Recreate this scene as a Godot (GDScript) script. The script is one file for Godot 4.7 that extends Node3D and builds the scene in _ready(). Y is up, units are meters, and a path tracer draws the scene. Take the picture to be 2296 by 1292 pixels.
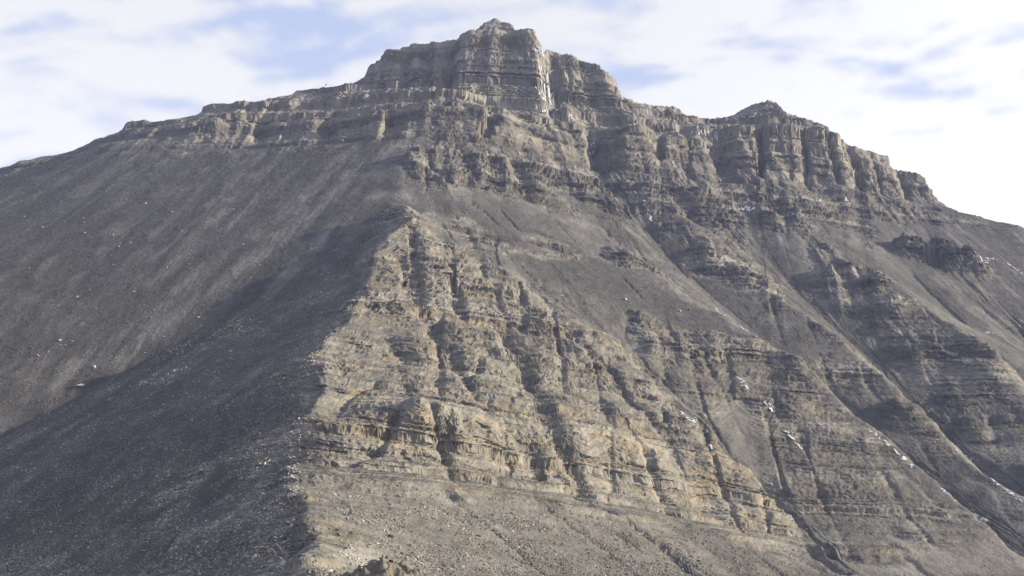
extends Node3D
# A layered mountain under thin cloud: the land is a height field solved from crest, gully and ledge lines,
# carved into beds of hard and soft rock, then meshed piece by piece.

const GX0 := -1150.0      # land grid: x from GX0, d (distance away from the eye, -z) from GD0
const GD0 := 130.0
const NX := 520
const ND := 368
const CELL := 5.0
const UPS := 4            # the fine grid has UPS x UPS samples in each cell
const FX := NX * UPS
const FD := ND * UPS
const FC := CELL / UPS
const COLS := 1300
const ROWS := 1120
const PITCH := 0.331613   # 19 degrees upwards
const FOC := 2772.0       # focal length in the units the lines were surveyed in

var grid := PackedFloat32Array()      # base height
var fine := PackedFloat32Array()
var flow := PackedFloat32Array()      # across-slope coordinate that follows the fall line
var slope_x := PackedFloat32Array()
var slope_d := PackedFloat32Array()
var rockiness := PackedFloat32Array()
var tan_tone := PackedFloat32Array()
var slots := PackedFloat32Array()     # how far chimneys lie back in the rock, in metres
var pales := PackedFloat32Array()     # tongues of paler rubble
var digs := PackedFloat32Array()      # how deep channels are cut into the scree
var bed_in := PackedFloat32Array()    # table: raw height -> height after the beds are carved
var n_wide := FastNoiseLite.new()
var n_mid := FastNoiseLite.new()
var n_rough := FastNoiseLite.new()
var n_rill := FastNoiseLite.new()
var n_block := FastNoiseLite.new()
var n_bed := FastNoiseLite.new()
var n_tint := FastNoiseLite.new()
var n_crack := FastNoiseLite.new()
var rng := RandomNumberGenerator.new()
var s_rock := 0.0
var s_h0 := 0.0
var s_gx := 0.0
var s_gd := 0.0
var s_u := 0.0
var s_bed := 0.0
var s_block := 0.0
var valley := []
var gully_a := []
var gully_b := []
var gully_c := []
var gully_d := []


func _ready() -> void:
	var t0 := Time.get_ticks_msec()
	var camera := Camera3D.new()
	camera.name = "camera"
	camera.fov = 26.22
	camera.rotation = Vector3(PITCH, 0, 0)
	camera.near = 1.0
	camera.far = 20000.0
	add_child(camera)
	var around := WorldEnvironment.new()
	around.name = "surroundings"
	var e := Environment.new()
	e.background_mode = Environment.BG_SKY
	var sky := Sky.new()
	var pano := PanoramaSkyMaterial.new()
	pano.panorama = make_sky()
	sky.sky_material = pano
	e.sky = sky
	e.tonemap_mode = Environment.TONE_MAPPER_LINEAR
	e.tonemap_exposure = 2.5
	e.sdfgi_enabled = true
	e.ssao_enabled = true
	e.ssil_enabled = true
	e.fog_enabled = true
	e.fog_density = 0.00006
	e.fog_light_color = Color(0.74, 0.8, 1.0)
	around.environment = e
	add_child(around)
	var sun := DirectionalLight3D.new()
	sun.name = "sun"
	sun.light_energy = 1.6
	sun.light_color = Color(1.0, 0.945, 0.85)
	sun.light_angular_distance = 0.5
	sun.shadow_enabled = true
	add_child(sun)
	var az := deg_to_rad(83.0)     # from straight behind the eye round to the right
	var el := deg_to_rad(16.0)
	var to_sun := Vector3(sin(az) * cos(el), sin(el), cos(az) * cos(el))
	sun.look_at_from_position(Vector3.ZERO, -to_sun, Vector3.UP)

	setup_noise()
	lay_land()
	print("land solved ", Time.get_ticks_msec() - t0)
	carve_beds()
	cut_lines()
	pale_tongues()
	build_land()
	print("land meshed ", Time.get_ticks_msec() - t0)
	lay_boulders()
	lay_snow()
	lay_details()
	lay_stones()
	print("all ", Time.get_ticks_msec() - t0)


# ------------------------------------------------------------------ sky
func make_sky() -> ImageTexture:
	var w := 2048
	var h := 1024
	var a := FastNoiseLite.new()
	a.seed = 52
	a.noise_type = FastNoiseLite.TYPE_SIMPLEX_SMOOTH
	a.frequency = 1.0
	a.fractal_type = FastNoiseLite.FRACTAL_FBM
	a.fractal_octaves = 5
	a.fractal_gain = 0.58
	var b := FastNoiseLite.new()
	b.seed = 23
	b.noise_type = FastNoiseLite.TYPE_SIMPLEX_SMOOTH
	b.frequency = 1.0
	b.fractal_octaves = 3
	var px := PackedFloat32Array()
	px.resize(w * h * 3)
	var sun_dir := Vector3(0.947, 0.276, 0.167).normalized()
	for j in h:
		var up := (0.5 - (j + 0.5) / h) * PI
		var y := sin(up)
		for i in w:
			var o := (j * w + i) * 3
			if y < 0.0:
				px[o] = 0.12
				px[o + 1] = 0.12
				px[o + 2] = 0.125
				continue
			# the first column of a panorama looks along -z
			var ang := (i + 0.5) / w * TAU
			var dx := sin(ang) * cos(up)
			var dz := -cos(ang) * cos(up)
			var k := 1.0 / (y + 0.16)
			var u := dx * k
			var v := dz * k
			var wx := b.get_noise_2d(u * 1.1, v * 1.1) * 0.45
			var wy := b.get_noise_2d(u * 1.1 + 40.0, v * 1.1) * 0.45
			var c := a.get_noise_2d((u * 1.3 + v * 0.5) + wx, (v * 3.4 - u * 0.9) + wy)
			var wisp := a.get_noise_2d((u * 4.0 + v * 1.6) + wx * 2.5 + 9.0, (v * 12.0 - u * 3.4) + wy * 2.5)
			var near_sun := maxf(0.0, dx * sun_dir.x + y * sun_dir.y + dz * sun_dir.z)
			var veil := -0.04 + 0.62 * smoothstep(-0.4, 0.4, dx * sun_dir.x + y * sun_dir.y + dz * sun_dir.z) - 0.7 * smoothstep(0.52, 0.95, y)
			var cover := smoothstep(-0.36, 0.4, -c + 0.8 * wisp + veil - 0.04)
			var hz := pow(1.0 - y, 1.3)
			var br := lerpf(0.09, 0.40, hz)
			var bg := lerpf(0.135, 0.425, hz)
			var bb := lerpf(0.27, 0.48, hz)
			var wl := lerpf(0.25, 0.545, hz) + 0.3 * pow(near_sun, 1.5)
			px[o] = lerpf(br, wl * 0.98, cover)
			px[o + 1] = lerpf(bg, wl * 0.985, cover)
			px[o + 2] = lerpf(bb, wl * 1.02, cover)
	var im := Image.create_from_data(w, h, false, Image.FORMAT_RGBF, px.to_byte_array())
	return ImageTexture.create_from_image(im)


# ------------------------------------------------------------------ survey helpers
func ray_slope(py: float) -> float:
	return tan(PITCH + atan((646.0 - py) / FOC))


# A surveyed sight line (across, down) and the distance of what was seen there, as (x, height, d).
func at(px: float, py: float, d: float) -> Vector3:
	var h := ray_slope(py) * d
	var c := d * cos(PITCH) + h * sin(PITCH)
	return Vector3((px - 1148.0) * c / FOC, h, d)


func track(list: Array) -> Array:
	var out := []
	for i in range(0, list.size(), 3):
		out.append(at(list[i], list[i + 1], list[i + 2]))
	return out


func x_on(line: Array, d: float) -> float:
	var a: Vector3 = line[0]
	if d >= a.z:
		return a.x
	for i in range(1, line.size()):
		var b: Vector3 = line[i]
		if d >= b.z:
			return lerpf(b.x, a.x, (d - b.z) / maxf(a.z - b.z, 0.001))
		a = b
	return a.x


func setup_noise() -> void:
	rng.seed = 7
	var all := [n_wide, n_mid, n_rough, n_rill, n_block, n_bed, n_tint, n_crack]
	for i in all.size():
		var n: FastNoiseLite = all[i]
		n.seed = 40 + i
		n.noise_type = FastNoiseLite.TYPE_SIMPLEX
		n.fractal_type = FastNoiseLite.FRACTAL_FBM
		n.fractal_octaves = 3
	n_wide.frequency = 1.0 / 95.0
	n_mid.frequency = 1.0 / 34.0
	n_mid.fractal_octaves = 2
	n_mid.fractal_gain = 0.4
	n_wide.fractal_octaves = 2
	n_crack.fractal_gain = 0.4
	n_rough.frequency = 1.0 / 9.0
	n_rough.fractal_octaves = 3
	n_rill.frequency = 1.0 / 11.0
	n_rill.fractal_octaves = 2
	n_block.noise_type = FastNoiseLite.TYPE_CELLULAR
	n_block.fractal_type = FastNoiseLite.FRACTAL_NONE
	n_block.cellular_return_type = FastNoiseLite.RETURN_CELL_VALUE
	n_block.frequency = 1.0
	n_bed.frequency = 1.0 / 3.2
	n_bed.fractal_octaves = 2
	n_tint.frequency = 1.0 / 60.0
	n_tint.fractal_octaves = 4
	n_crack.fractal_type = FastNoiseLite.FRACTAL_RIDGED
	n_crack.fractal_octaves = 2
	n_crack.frequency = 1.0 / 26.0


# ------------------------------------------------------------------ the land
func land_lines() -> Array:
	var spur := [690, 1292, 350, 692, 1140, 465, 664, 1108, 492, 622, 1078, 522, 652, 1042, 558, 680, 1020, 577, 690, 925, 597, 715, 870, 640, 700, 790, 710, 800, 680, 830, 860, 530, 955, 920, 490, 990, 905, 458, 1030, 895, 370, 1160, 935, 300, 1255]
	valley = track([885, 455, 1075, 600, 660, 930, 300, 830, 860, 0, 985, 800, -300, 1100, 760])
	gully_a = track([1000, 550, 1000, 1120, 590, 985, 1200, 650, 965, 1290, 700, 940, 1420, 810, 895, 1500, 870, 865, 1580, 960, 830, 1640, 1040, 815, 1745, 1130, 790, 1775, 1190, 765, 1850, 1292, 680])
	gully_b = track([1400, 440, 1260, 1450, 520, 1210, 1560, 640, 1110, 1640, 710, 1050, 1740, 790, 1000, 1850, 890, 955, 1950, 970, 915, 2040, 1045, 880, 2130, 1110, 845, 2210, 1180, 810, 2296, 1270, 765])
	gully_c = track([1660, 480, 1270, 1700, 560, 1215, 1790, 660, 1150, 1870, 740, 1090, 1940, 800, 1050, 2000, 860, 1010, 2070, 940, 970, 2150, 1010, 930, 2230, 1080, 890, 2296, 1130, 860])
	gully_d = track([1960, 500, 1320, 1990, 560, 1270, 2090, 660, 1200, 2150, 720, 1150, 2220, 760, 1110, 2270, 830, 1060, 2400, 960, 980])
	var crest := track(spur)
	crest.insert(13, Vector3(crest[12].x - 4.0, 436.0, 1062.0))
	var left_foot := []
	var left_low := []
	var right_foot := []
	for k in range(0, 12):
		var p: Vector3 = crest[k]
		left_foot.append(Vector3(p.x - 7.0, p.y - 8.0, p.z))
		left_low.append(Vector3(p.x - 42.0, p.y - 25.0, p.z))
		if k == 6 or k == 7 or k == 8:
			right_foot.append(Vector3(p.x + 16.0, p.y - 8.0, p.z - 4.0))
	# every entry: [line of points, rockiness, tan tone]
	var out := []
	out.append([crest.slice(0, 13), 0.75, 0.6])
	out.append([crest.slice(12), 0.12, 0.0])
	out.append([left_foot, 0.4, 0.15])
	out.append([left_low, 0.08, 0.05])
	out.append([right_foot, 0.9, 0.8])
	out.append([valley, 0.0, 0.0])
	out.append([gully_a, 0.35, 0.15])
	out.append([gully_b, 0.15, 0.0])
	out.append([gully_c, 0.2, 0.0])
	out.append([gully_d, 0.1, 0.0])
	# lower cliff of the spur: foot, lip
	out.append([track([680, 1020, 575, 797, 1027, 585, 928, 1031, 592, 1053, 1052, 614, 1204, 1060, 632, 1297, 1060, 652, 1450, 1122, 692, 1599, 1152, 720, 1768, 1202, 742]), 1.0, 0.8])
	out.append([track([690, 925, 597, 850, 905, 606, 950, 890, 614, 1100, 920, 640, 1190, 985, 664, 1330, 960, 702, 1480, 1010, 725, 1560, 1060, 745, 1690, 1090, 765]), 1.0, 0.9])
	# right-hand edge of the spur
	out.append([track([920, 490, 995, 990, 560, 965, 1100, 590, 960, 1180, 660, 935, 1270, 710, 905, 1370, 770, 880, 1410, 830, 860, 1480, 870, 830, 1560, 950, 800, 1600, 1000, 785, 1690, 1090, 765]), 1.0, 0.6])
	# the first rib, its crest
	out.append([track([1230, 420, 1235, 1320, 500, 1175, 1400, 570, 1120, 1450, 600, 1085, 1550, 670, 1030, 1690, 750, 960, 1840, 840, 915, 1860, 880, 900, 1980, 970, 865, 2110, 1090, 815, 2210, 1170, 780, 2296, 1290, 730]), 0.35, 0.1])
	# second, third and fourth ribs
	out.append([track([1440, 430, 1265, 1560, 500, 1215, 1620, 590, 1155, 1740, 660, 1090, 1830, 720, 1040, 1930, 790, 1000, 2000, 860, 965, 2060, 930, 930, 2170, 1030, 880, 2296, 1120, 830]), 0.5, 0.1])
	out.append([track([1690, 450, 1285, 1830, 560, 1215, 1960, 610, 1180, 2080, 690, 1110, 2180, 750, 1060, 2240, 800, 1025, 2296, 880, 985, 2500, 1080, 880]), 0.5, 0.1])
	out.append([track([2020, 480, 1370, 2050, 570, 1280, 2160, 590, 1270, 2296, 740, 1170, 2450, 880, 1090]), 0.35, 0.0])
	# foot of the upper cliffs, right then left
	out.append([track([935, 305, 1253, 1110, 312, 1252, 1340, 372, 1323, 1620, 390, 1348, 1900, 422, 1388, 2085, 457, 1436]), 0.9, 0.2])
	out.append([track([415, 314, 1320, 640, 317, 1300, 800, 302, 1280, 900, 294, 1260, 935, 305, 1253]), 0.8, 0.1])
	out.append([track([430, 268, 1345, 500, 264, 1347, 640, 285, 1322, 800, 265, 1302, 930, 245, 1285, 1070, 245, 1290, 1110, 262, 1285]), 1.0, 0.2])
	out.append([track([1110, 262, 1285, 1200, 262, 1335, 1290, 285, 1350, 1340, 300, 1360]), 1.0, 0.2])
	# lip of the right-hand cliffs
	out.append([track([1380, 290, 1370, 1440, 277, 1372, 1475, 300, 1392, 1530, 295, 1400, 1570, 285, 1400, 1620, 310, 1405, 1660, 282, 1410, 1705, 295, 1418, 1740, 277, 1405, 1850, 287, 1420, 1890, 330, 1435, 1960, 347, 1455, 2010, 382, 1465, 2070, 404, 1475]), 1.0, 0.25])
	# summit tower: foot, rim, cap
	out.append([track([1000, 205, 1345, 1110, 237, 1340, 1200, 247, 1345, 1250, 232, 1365]), 1.0, 0.35])
	out.append([track([1010, 112, 1388, 1060, 84, 1388, 1120, 80, 1384, 1190, 87, 1390, 1215, 107, 1398, 1250, 160, 1400]), 1.0, 0.3])
	out.append([track([1062, 76, 1402, 1086, 55, 1410, 1110, 37, 1420, 1140, 53, 1414, 1182, 76, 1410]), 0.55, 0.0])
	# towers beside the summit: rim, foot
	out.append([track([822, 160, 1415, 832, 138, 1425, 870, 112, 1430, 900, 108, 1425, 970, 96, 1430, 1060, 72, 1440]), 0.9, 0.1])
	out.append([track([815, 186, 1392, 900, 192, 1380, 990, 182, 1372]), 0.9, 0.1])
	out.append([track([1225, 112, 1432, 1290, 126, 1435, 1345, 145, 1440, 1370, 162, 1440, 1382, 200, 1440]), 1.0, 0.3])
	out.append([track([1270, 235, 1400, 1330, 245, 1405, 1392, 232, 1415]), 1.0, 0.2])
	# skylines
	out.append([track([815, 182, 1425, 760, 190, 1425, 640, 208, 1405, 612, 222, 1400, 500, 232, 1390, 420, 258, 1385, 300, 280, 1390, 250, 299, 1390, 180, 330, 1395, 90, 355, 1400, 0, 375, 1400, -200, 430, 1400, -420, 500, 1400]), 0.45, 0.0])
	out.append([track([1395, 222, 1455, 1440, 230, 1470, 1500, 245, 1500, 1560, 272, 1530, 1620, 268, 1520, 1690, 236, 1505, 1710, 230, 1500, 1735, 240, 1490, 1800, 262, 1480, 1850, 283, 1470, 1885, 320, 1480, 1960, 344, 1490, 2010, 379, 1495, 2070, 401, 1495, 2085, 450, 1450]), 0.6, 0.0])
	out.append([track([2085, 452, 1445, 2170, 480, 1410, 2296, 508, 1380, 2500, 570, 1340]), 0.3, 0.0])
	# bottom of the view and the ground nearer than that
	out.append([track([-300, 1292, 660, 0, 1292, 600, 350, 1292, 525, 520, 1292, 440, 690, 1292, 350, 900, 1292, 400, 1200, 1292, 480, 1560, 1292, 570, 1850, 1292, 660, 2200, 1292, 720, 2296, 1290, 732, 2600, 1292, 760]), 0.1, 0.3])
	out.append([[at(690, 1292, 350), Vector3(-55, 18, 240), Vector3(-45, 4, 150)], 0.2, 0.4])
	out.append([[Vector3(-1100, -38, 330), Vector3(-300, -32, 260), Vector3(-120, -8, 150)], 0.0, 0.0])
	out.append([[Vector3(30, -8, 150), Vector3(300, -30, 330), Vector3(1300, -38, 560)], 0.0, 0.0])
	return out


func lay_land() -> void:
	var lines := land_lines()
	# land behind the skylines falls away again
	var n_lines := lines.size()
	for k in [n_lines - 7, n_lines - 6, n_lines - 5]:
		var back := []
		for p: Vector3 in lines[k][0]:
			back.append(Vector3(p.x * 1.1, p.y - 130.0, p.z + 190.0))
		lines.append([back, 0.3, 0.0])
	var sm := []
	for p: Vector3 in track([822, 160, 1425, 1000, 90, 1430, 1110, 50, 1425, 1290, 128, 1440, 1380, 200, 1445]):
		sm.append(Vector3(p.x * 1.05, p.y - 90.0, p.z + 110.0))
	lines.append([sm, 0.8, 0.0])
	# rock (and tone) inside the faces, where no height is known
	var fills := [
		[[760, 860, 670, 900, 800, 720, 1100, 850, 740, 1300, 870, 790, 1480, 1000, 760], 0.85, 0.55],
		[[880, 650, 860, 1000, 700, 850, 1150, 760, 850, 1300, 800, 850], 0.95, 0.6],
		[[900, 560, 930, 1000, 640, 900, 1100, 680, 900, 1200, 720, 890], 0.95, 0.75],
		[[760, 800, 700, 820, 760, 760, 900, 900, 640], 0.8, 0.7],
		[[1000, 470, 1130, 1150, 510, 1110, 1300, 520, 1110], 0.04, 0.0],
		[[945, 455, 1070, 1000, 460, 1110, 1090, 460, 1140], 0.1, 0.0],
		[[860, 400, 1150, 840, 350, 1210], 0.03, 0.0],
		[[1020, 520, 1060, 1090, 560, 1030, 1160, 560, 1058, 1260, 558, 1085, 1390, 556, 1110], 0.6, 0.0],
		[[1090, 520, 1085, 1200, 530, 1095, 1330, 535, 1115], 0.02, 0.0],
		[[1130, 575, 1040, 1250, 575, 1070, 1380, 572, 1100], 0.1, 0.0],
		[[1180, 620, 1000, 1300, 615, 1045, 1440, 630, 1065], 0.02, 0.0],
		[[1420, 640, 1050, 1560, 700, 1005, 1680, 765, 955], 0.02, 0.0],
		[[1130, 594, 1025, 1260, 592, 1055, 1370, 584, 1090, 1440, 598, 1085], 0.75, 0.05],
		[[1150, 640, 1010, 1350, 640, 1030, 1500, 720, 970, 1600, 740, 975], 0.03, 0.0],
		[[1450, 760, 930, 1560, 780, 930, 1700, 800, 930, 1800, 830, 920], 0.85, 0.3],
		[[1480, 900, 860, 1650, 880, 880, 1800, 930, 880, 1900, 980, 870], 0.7, 0.25],
		[[1700, 1000, 830, 1850, 1050, 820, 2000, 1100, 800, 2100, 1150, 790], 0.5, 0.15],
		[[1760, 1110, 790, 1900, 1150, 770, 2050, 1180, 770], 0.75, 0.3],
		[[915, 340, 1215, 1050, 350, 1225, 1200, 380, 1250, 1330, 400, 1290], 1.0, 0.08],
		[[910, 370, 1170, 1050, 385, 1195, 1200, 400, 1230, 1350, 450, 1250], 1.0, 0.08],
		[[930, 410, 1130, 1060, 425, 1160, 1180, 440, 1185, 1290, 470, 1200], 0.75, 0.06],
		[[1390, 420, 1285, 1480, 440, 1280, 1560, 460, 1270, 1650, 450, 1295], 1.0, 0.08],
		[[1450, 490, 1240, 1540, 500, 1235, 1640, 500, 1255], 0.95, 0.08],
		[[1500, 530, 1200, 1600, 545, 1195, 1680, 530, 1235], 0.7, 0.06],
		[[1710, 450, 1310, 1850, 450, 1330, 1960, 470, 1350, 2080, 480, 1380], 0.95, 0.05],
		[[1740, 500, 1280, 1850, 500, 1290, 1950, 520, 1310], 0.7, 0.05],
		[[1990, 530, 1320, 2100, 520, 1340, 2250, 550, 1330], 0.08, 0.0],
		[[1580, 620, 1140, 1660, 630, 1140], 0.8, 0.1],
		[[1850, 640, 1160, 1950, 640, 1170], 0.6, 0.05],
		[[1980, 760, 1060, 2100, 760, 1060, 2200, 800, 1030], 0.8, 0.1],
		[[1880, 840, 970, 1960, 860, 970], 0.7, 0.15],
		[[2100, 900, 980, 2250, 920, 960], 0.8, 0.05],
		[[1900, 560, 1240, 2050, 700, 1130], 0.05, 0.0],
		[[2180, 620, 1250, 2290, 640, 1240], 0.05, 0.0],
		[[100, 450, 1300, 400, 450, 1200, 700, 440, 1150], 0.06, 0.0],
		[[100, 600, 1100, 400, 600, 1020, 600, 560, 980], 0.03, 0.0],
		[[100, 800, 900, 300, 760, 860], 0.02, 0.0],
		[[420, 345, 1260, 640, 350, 1240, 800, 340, 1220], 0.2, 0.0],
		[[100, 1050, 660, 350, 950, 690, 550, 830, 730], 0.05, 0.05],
		[[150, 1200, 570, 400, 1130, 540, 560, 1200, 420], 0.05, 0.1],
		[[390, 1040, 590, 500, 990, 600, 620, 980, 600], 0.55, 0.35],
		[[620, 690, 850, 720, 620, 870, 800, 580, 920], 0.2, 0.1],
		[[800, 1150, 480, 1000, 1180, 510, 1300, 1180, 570], 0.03, 0.5],
		[[900, 1240, 420, 1200, 1240, 500, 1500, 1220, 600], 0.02, 0.4],
		[[1550, 1200, 660, 1650, 1250, 640], 0.05, 0.3],
		[[1850, 1230, 710, 2000, 1260, 720], 0.6, 0.3],
		[[720, 1080, 520, 780, 1100, 520], 0.35, 0.7],
	]
	var fill_lines := []
	for f in fills:
		fill_lines.append([track(f[0]), f[1], f[2]])
	grid = solve(lines, 0, NX, ND, CELL)
	rockiness = solve(lines + fill_lines, 1, NX / 4, ND / 4, CELL * 4)
	tan_tone = solve(lines + fill_lines, 2, NX / 4, ND / 4, CELL * 4)
	rockiness = resized(rockiness, NX / 4, ND / 4, NX, ND, Image.INTERPOLATE_CUBIC)
	tan_tone = resized(tan_tone, NX / 4, ND / 4, NX, ND, Image.INTERPOLATE_CUBIC)
	# one light smoothing pass
	var g2 := grid.duplicate()
	for j in range(1, ND - 1):
		for i in range(1, NX - 1):
			var o := j * NX + i
			g2[o] = grid[o] * 0.4 + (grid[o - 1] + grid[o + 1] + grid[o - NX] + grid[o + NX]) * 0.15
	grid = g2
	fine = resized(grid, NX, ND, FX, FD, Image.INTERPOLATE_CUBIC)
	# smooth slopes for the fall lines
	var low := resized(resized(grid, NX, ND, NX / 4, ND / 4, Image.INTERPOLATE_LANCZOS), NX / 4, ND / 4, NX, ND, Image.INTERPOLATE_CUBIC)
	slope_x.resize(NX * ND)
	slope_d.resize(NX * ND)
	for j in ND:
		for i in NX:
			var a := j * NX + maxi(i - 1, 0)
			var b := j * NX + mini(i + 1, NX - 1)
			slope_x[j * NX + i] = (low[b] - low[a]) / (2.0 * CELL)
			var c := maxi(j - 1, 0) * NX + i
			var d := mini(j + 1, ND - 1) * NX + i
			slope_d[j * NX + i] = (low[d] - low[c]) / (2.0 * CELL)
	# follow the fall lines from far to near
	flow.resize(NX * ND)
	for i in NX:
		flow[(ND - 1) * NX + i] = GX0 + (i + 0.5) * CELL
	for jj in range(1, ND):
		var j := ND - 1 - jj
		for i in NX:
			var o := j * NX + i
			var r := clampf(slope_x[o] / maxf(slope_d[o], 0.3), -1.3, 1.3) * smoothstep(0.05, 0.3, slope_d[o])
			var s := clampf(i + r, 0.0, NX - 1.001)
			var k := int(s)
			flow[o] = lerpf(flow[(j + 1) * NX + k], flow[(j + 1) * NX + k + 1], s - k)


# Stamps a line into a field: the strongest stamp wins.
func stamp(f: PackedFloat32Array, pts: Array, width: float, depth: float) -> void:
	var reach := int(ceil(width * 2.2 / FC))
	for k in pts.size() - 1:
		var a: Vector3 = pts[k]
		var b: Vector3 = pts[k + 1]
		var steps := maxi(1, int(Vector2(b.x - a.x, b.z - a.z).length() / 2.0))
		for s in steps + 1:
			var p := a.lerp(b, float(s) / steps)
			var wob := n_rough.get_noise_2d(p.z * 1.4, p.x + 70.0) * width * 0.9
			var ci := int((p.x + wob - GX0) / FC - 0.5)
			var cj := int((p.z - GD0) / FC - 0.5)
			for j in range(maxi(0, cj - reach), mini(FD, cj + reach + 1)):
				for i in range(maxi(0, ci - reach), mini(FX, ci + reach + 1)):
					var q := Vector2(i - ci, j - cj).length() * FC / width
					var v := depth * exp(-q * q)
					var o := j * FX + i
					if absf(v) > absf(f[o]):
						f[o] = v


func cut_lines() -> void:
	slots.resize(FX * FD)
	pales.resize(FX * FD)
	digs.resize(FX * FD)
	for l in [
			[1478, 365, 1340, 1480, 300, 1395, 4.0, 16.0], [1545, 372, 1345, 1545, 292, 1405, 2.2, 6.0], [1632, 392, 1350, 1605, 305, 1410, 9.0, 22.0],
			[1706, 388, 1358, 1704, 292, 1425, 3.0, 22.0], [1808, 372, 1375, 1800, 285, 1430, 3.0, 12.0], [1772, 365, 1370, 1770, 300, 1410, 2.0, 4.0],
			[1880, 402, 1385, 1850, 310, 1440, 3.5, 12.0], [1925, 412, 1400, 1905, 345, 1460, 5.0, 18.0], [1978, 432, 1410, 1955, 350, 1470, 3.0, 7.0],
			[2040, 447, 1425, 2012, 385, 1480, 4.0, 14.0], [1345, 365, 1320, 1325, 290, 1375, 7.0, 22.0],
			[1000, 200, 1345, 1008, 118, 1395, 7.0, 20.0], [1248, 235, 1365, 1240, 118, 1425, 8.0, 22.0], [1090, 300, 1262, 1110, 245, 1300, 5.0, 14.0],
			[910, 190, 1380, 912, 125, 1425, 5.0, 10.0], [960, 185, 1375, 950, 110, 1425, 6.0, 9.0], [485, 300, 1330, 490, 262, 1360, 4.0, 10.0],
			[600, 310, 1305, 590, 270, 1340, 8.0, 14.0], [740, 305, 1290, 735, 265, 1320, 8.0, 16.0], [645, 315, 1300, 645, 300, 1312, 5.0, 9.0], [880, 295, 1262, 870, 250, 1300, 6.0, 14.0]]:
		stamp(slots, track(l.slice(0, 6)), l[6], l[7])
	for l in [
			[[1310, 1085, 630, 1290, 1030, 668, 1232, 960, 700, 1195, 880, 745, 1165, 790, 800, 1125, 700, 860], 5.0, 17.0],
			[[1195, 1055, 636, 1188, 985, 670], 5.0, 15.0],
			[[1045, 900, 715, 1010, 800, 775, 950, 690, 835, 925, 600, 900], 4.5, 12.0],
			[[915, 790, 735, 850, 700, 800], 4.0, 9.0],
			[[1425, 940, 785, 1370, 850, 835, 1270, 760, 880, 1180, 700, 905], 4.5, 10.0],
			[[1130, 1050, 630, 1130, 985, 655], 3.0, 8.0], [[1225, 1060, 640, 1240, 1010, 662], 2.5, 7.0],
			[[1000, 1010, 612, 1010, 940, 632], 3.0, 5.0],
			[[930, 640, 870, 930, 520, 975], 3.0, 9.0], [[1030, 690, 860, 1010, 580, 950], 4.0, 12.0], [[1170, 740, 870, 1165, 660, 925], 4.0, 10.0],
			[[1640, 870, 880, 1625, 780, 930], 3.5, 9.0], [[1500, 830, 880, 1480, 760, 935], 4.0, 9.0], [[1590, 1040, 775, 1500, 900, 840], 6.0, 10.0], [[1745, 1180, 752, 1700, 1010, 820, 1660, 900, 880], 5.0, 9.0],
			[[1400, 430, 1255, 1340, 380, 1310], 8.0, 12.0], [[1120, 450, 1150, 1110, 370, 1225], 7.0, 14.0], [[1050, 430, 1150, 1040, 365, 1220], 6.0, 11.0], [[1180, 440, 1180, 1160, 375, 1240], 6.0, 12.0],
			[[1580, 520, 1220, 1500, 420, 1300], 7.0, 10.0], [[1760, 540, 1235, 1740, 440, 1330], 7.0, 10.0], [[2090, 600, 1260, 2080, 540, 1320], 9.0, 16.0]]:
		stamp(slots, track(l[0]), l[1], l[2])
	# noses that stand forward
	for l in [
			[[1580, 600, 1150, 1690, 610, 1125], 14.0, -20.0], [[2030, 580, 1275, 2065, 580, 1275], 13.0, -24.0], [[2110, 570, 1275, 2155, 575, 1270], 16.0, -26.0],
			[[1370, 575, 1110, 1450, 590, 1090], 10.0, -9.0], [[1400, 330, 1330, 1440, 320, 1340], 16.0, -14.0], [[960, 255, 1275, 1070, 260, 1275], 16.0, -10.0],
			[[690, 935, 600, 760, 930, 602], 7.0, -6.0], [[1080, 120, 1382, 1190, 120, 1388], 16.0, -6.0], [[1220, 1040, 640, 1270, 1040, 648], 8.0, -10.0],
			[[1050, 640, 905, 1130, 660, 905], 12.0, -10.0], [[880, 560, 935, 960, 560, 945], 9.0, -8.0], [[1390, 790, 865, 1400, 800, 860], 9.0, -9.0],
			[[1850, 625, 1165, 1960, 610, 1185], 12.0, -10.0], [[440, 300, 1325, 470, 300, 1325], 9.0, -14.0], [[820, 290, 1270, 860, 285, 1275], 9.0, -9.0], [[285, 290, 1385, 320, 285, 1385], 9.0, -8.0]]:
		stamp(slots, track(l[0]), l[1], l[2])
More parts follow.
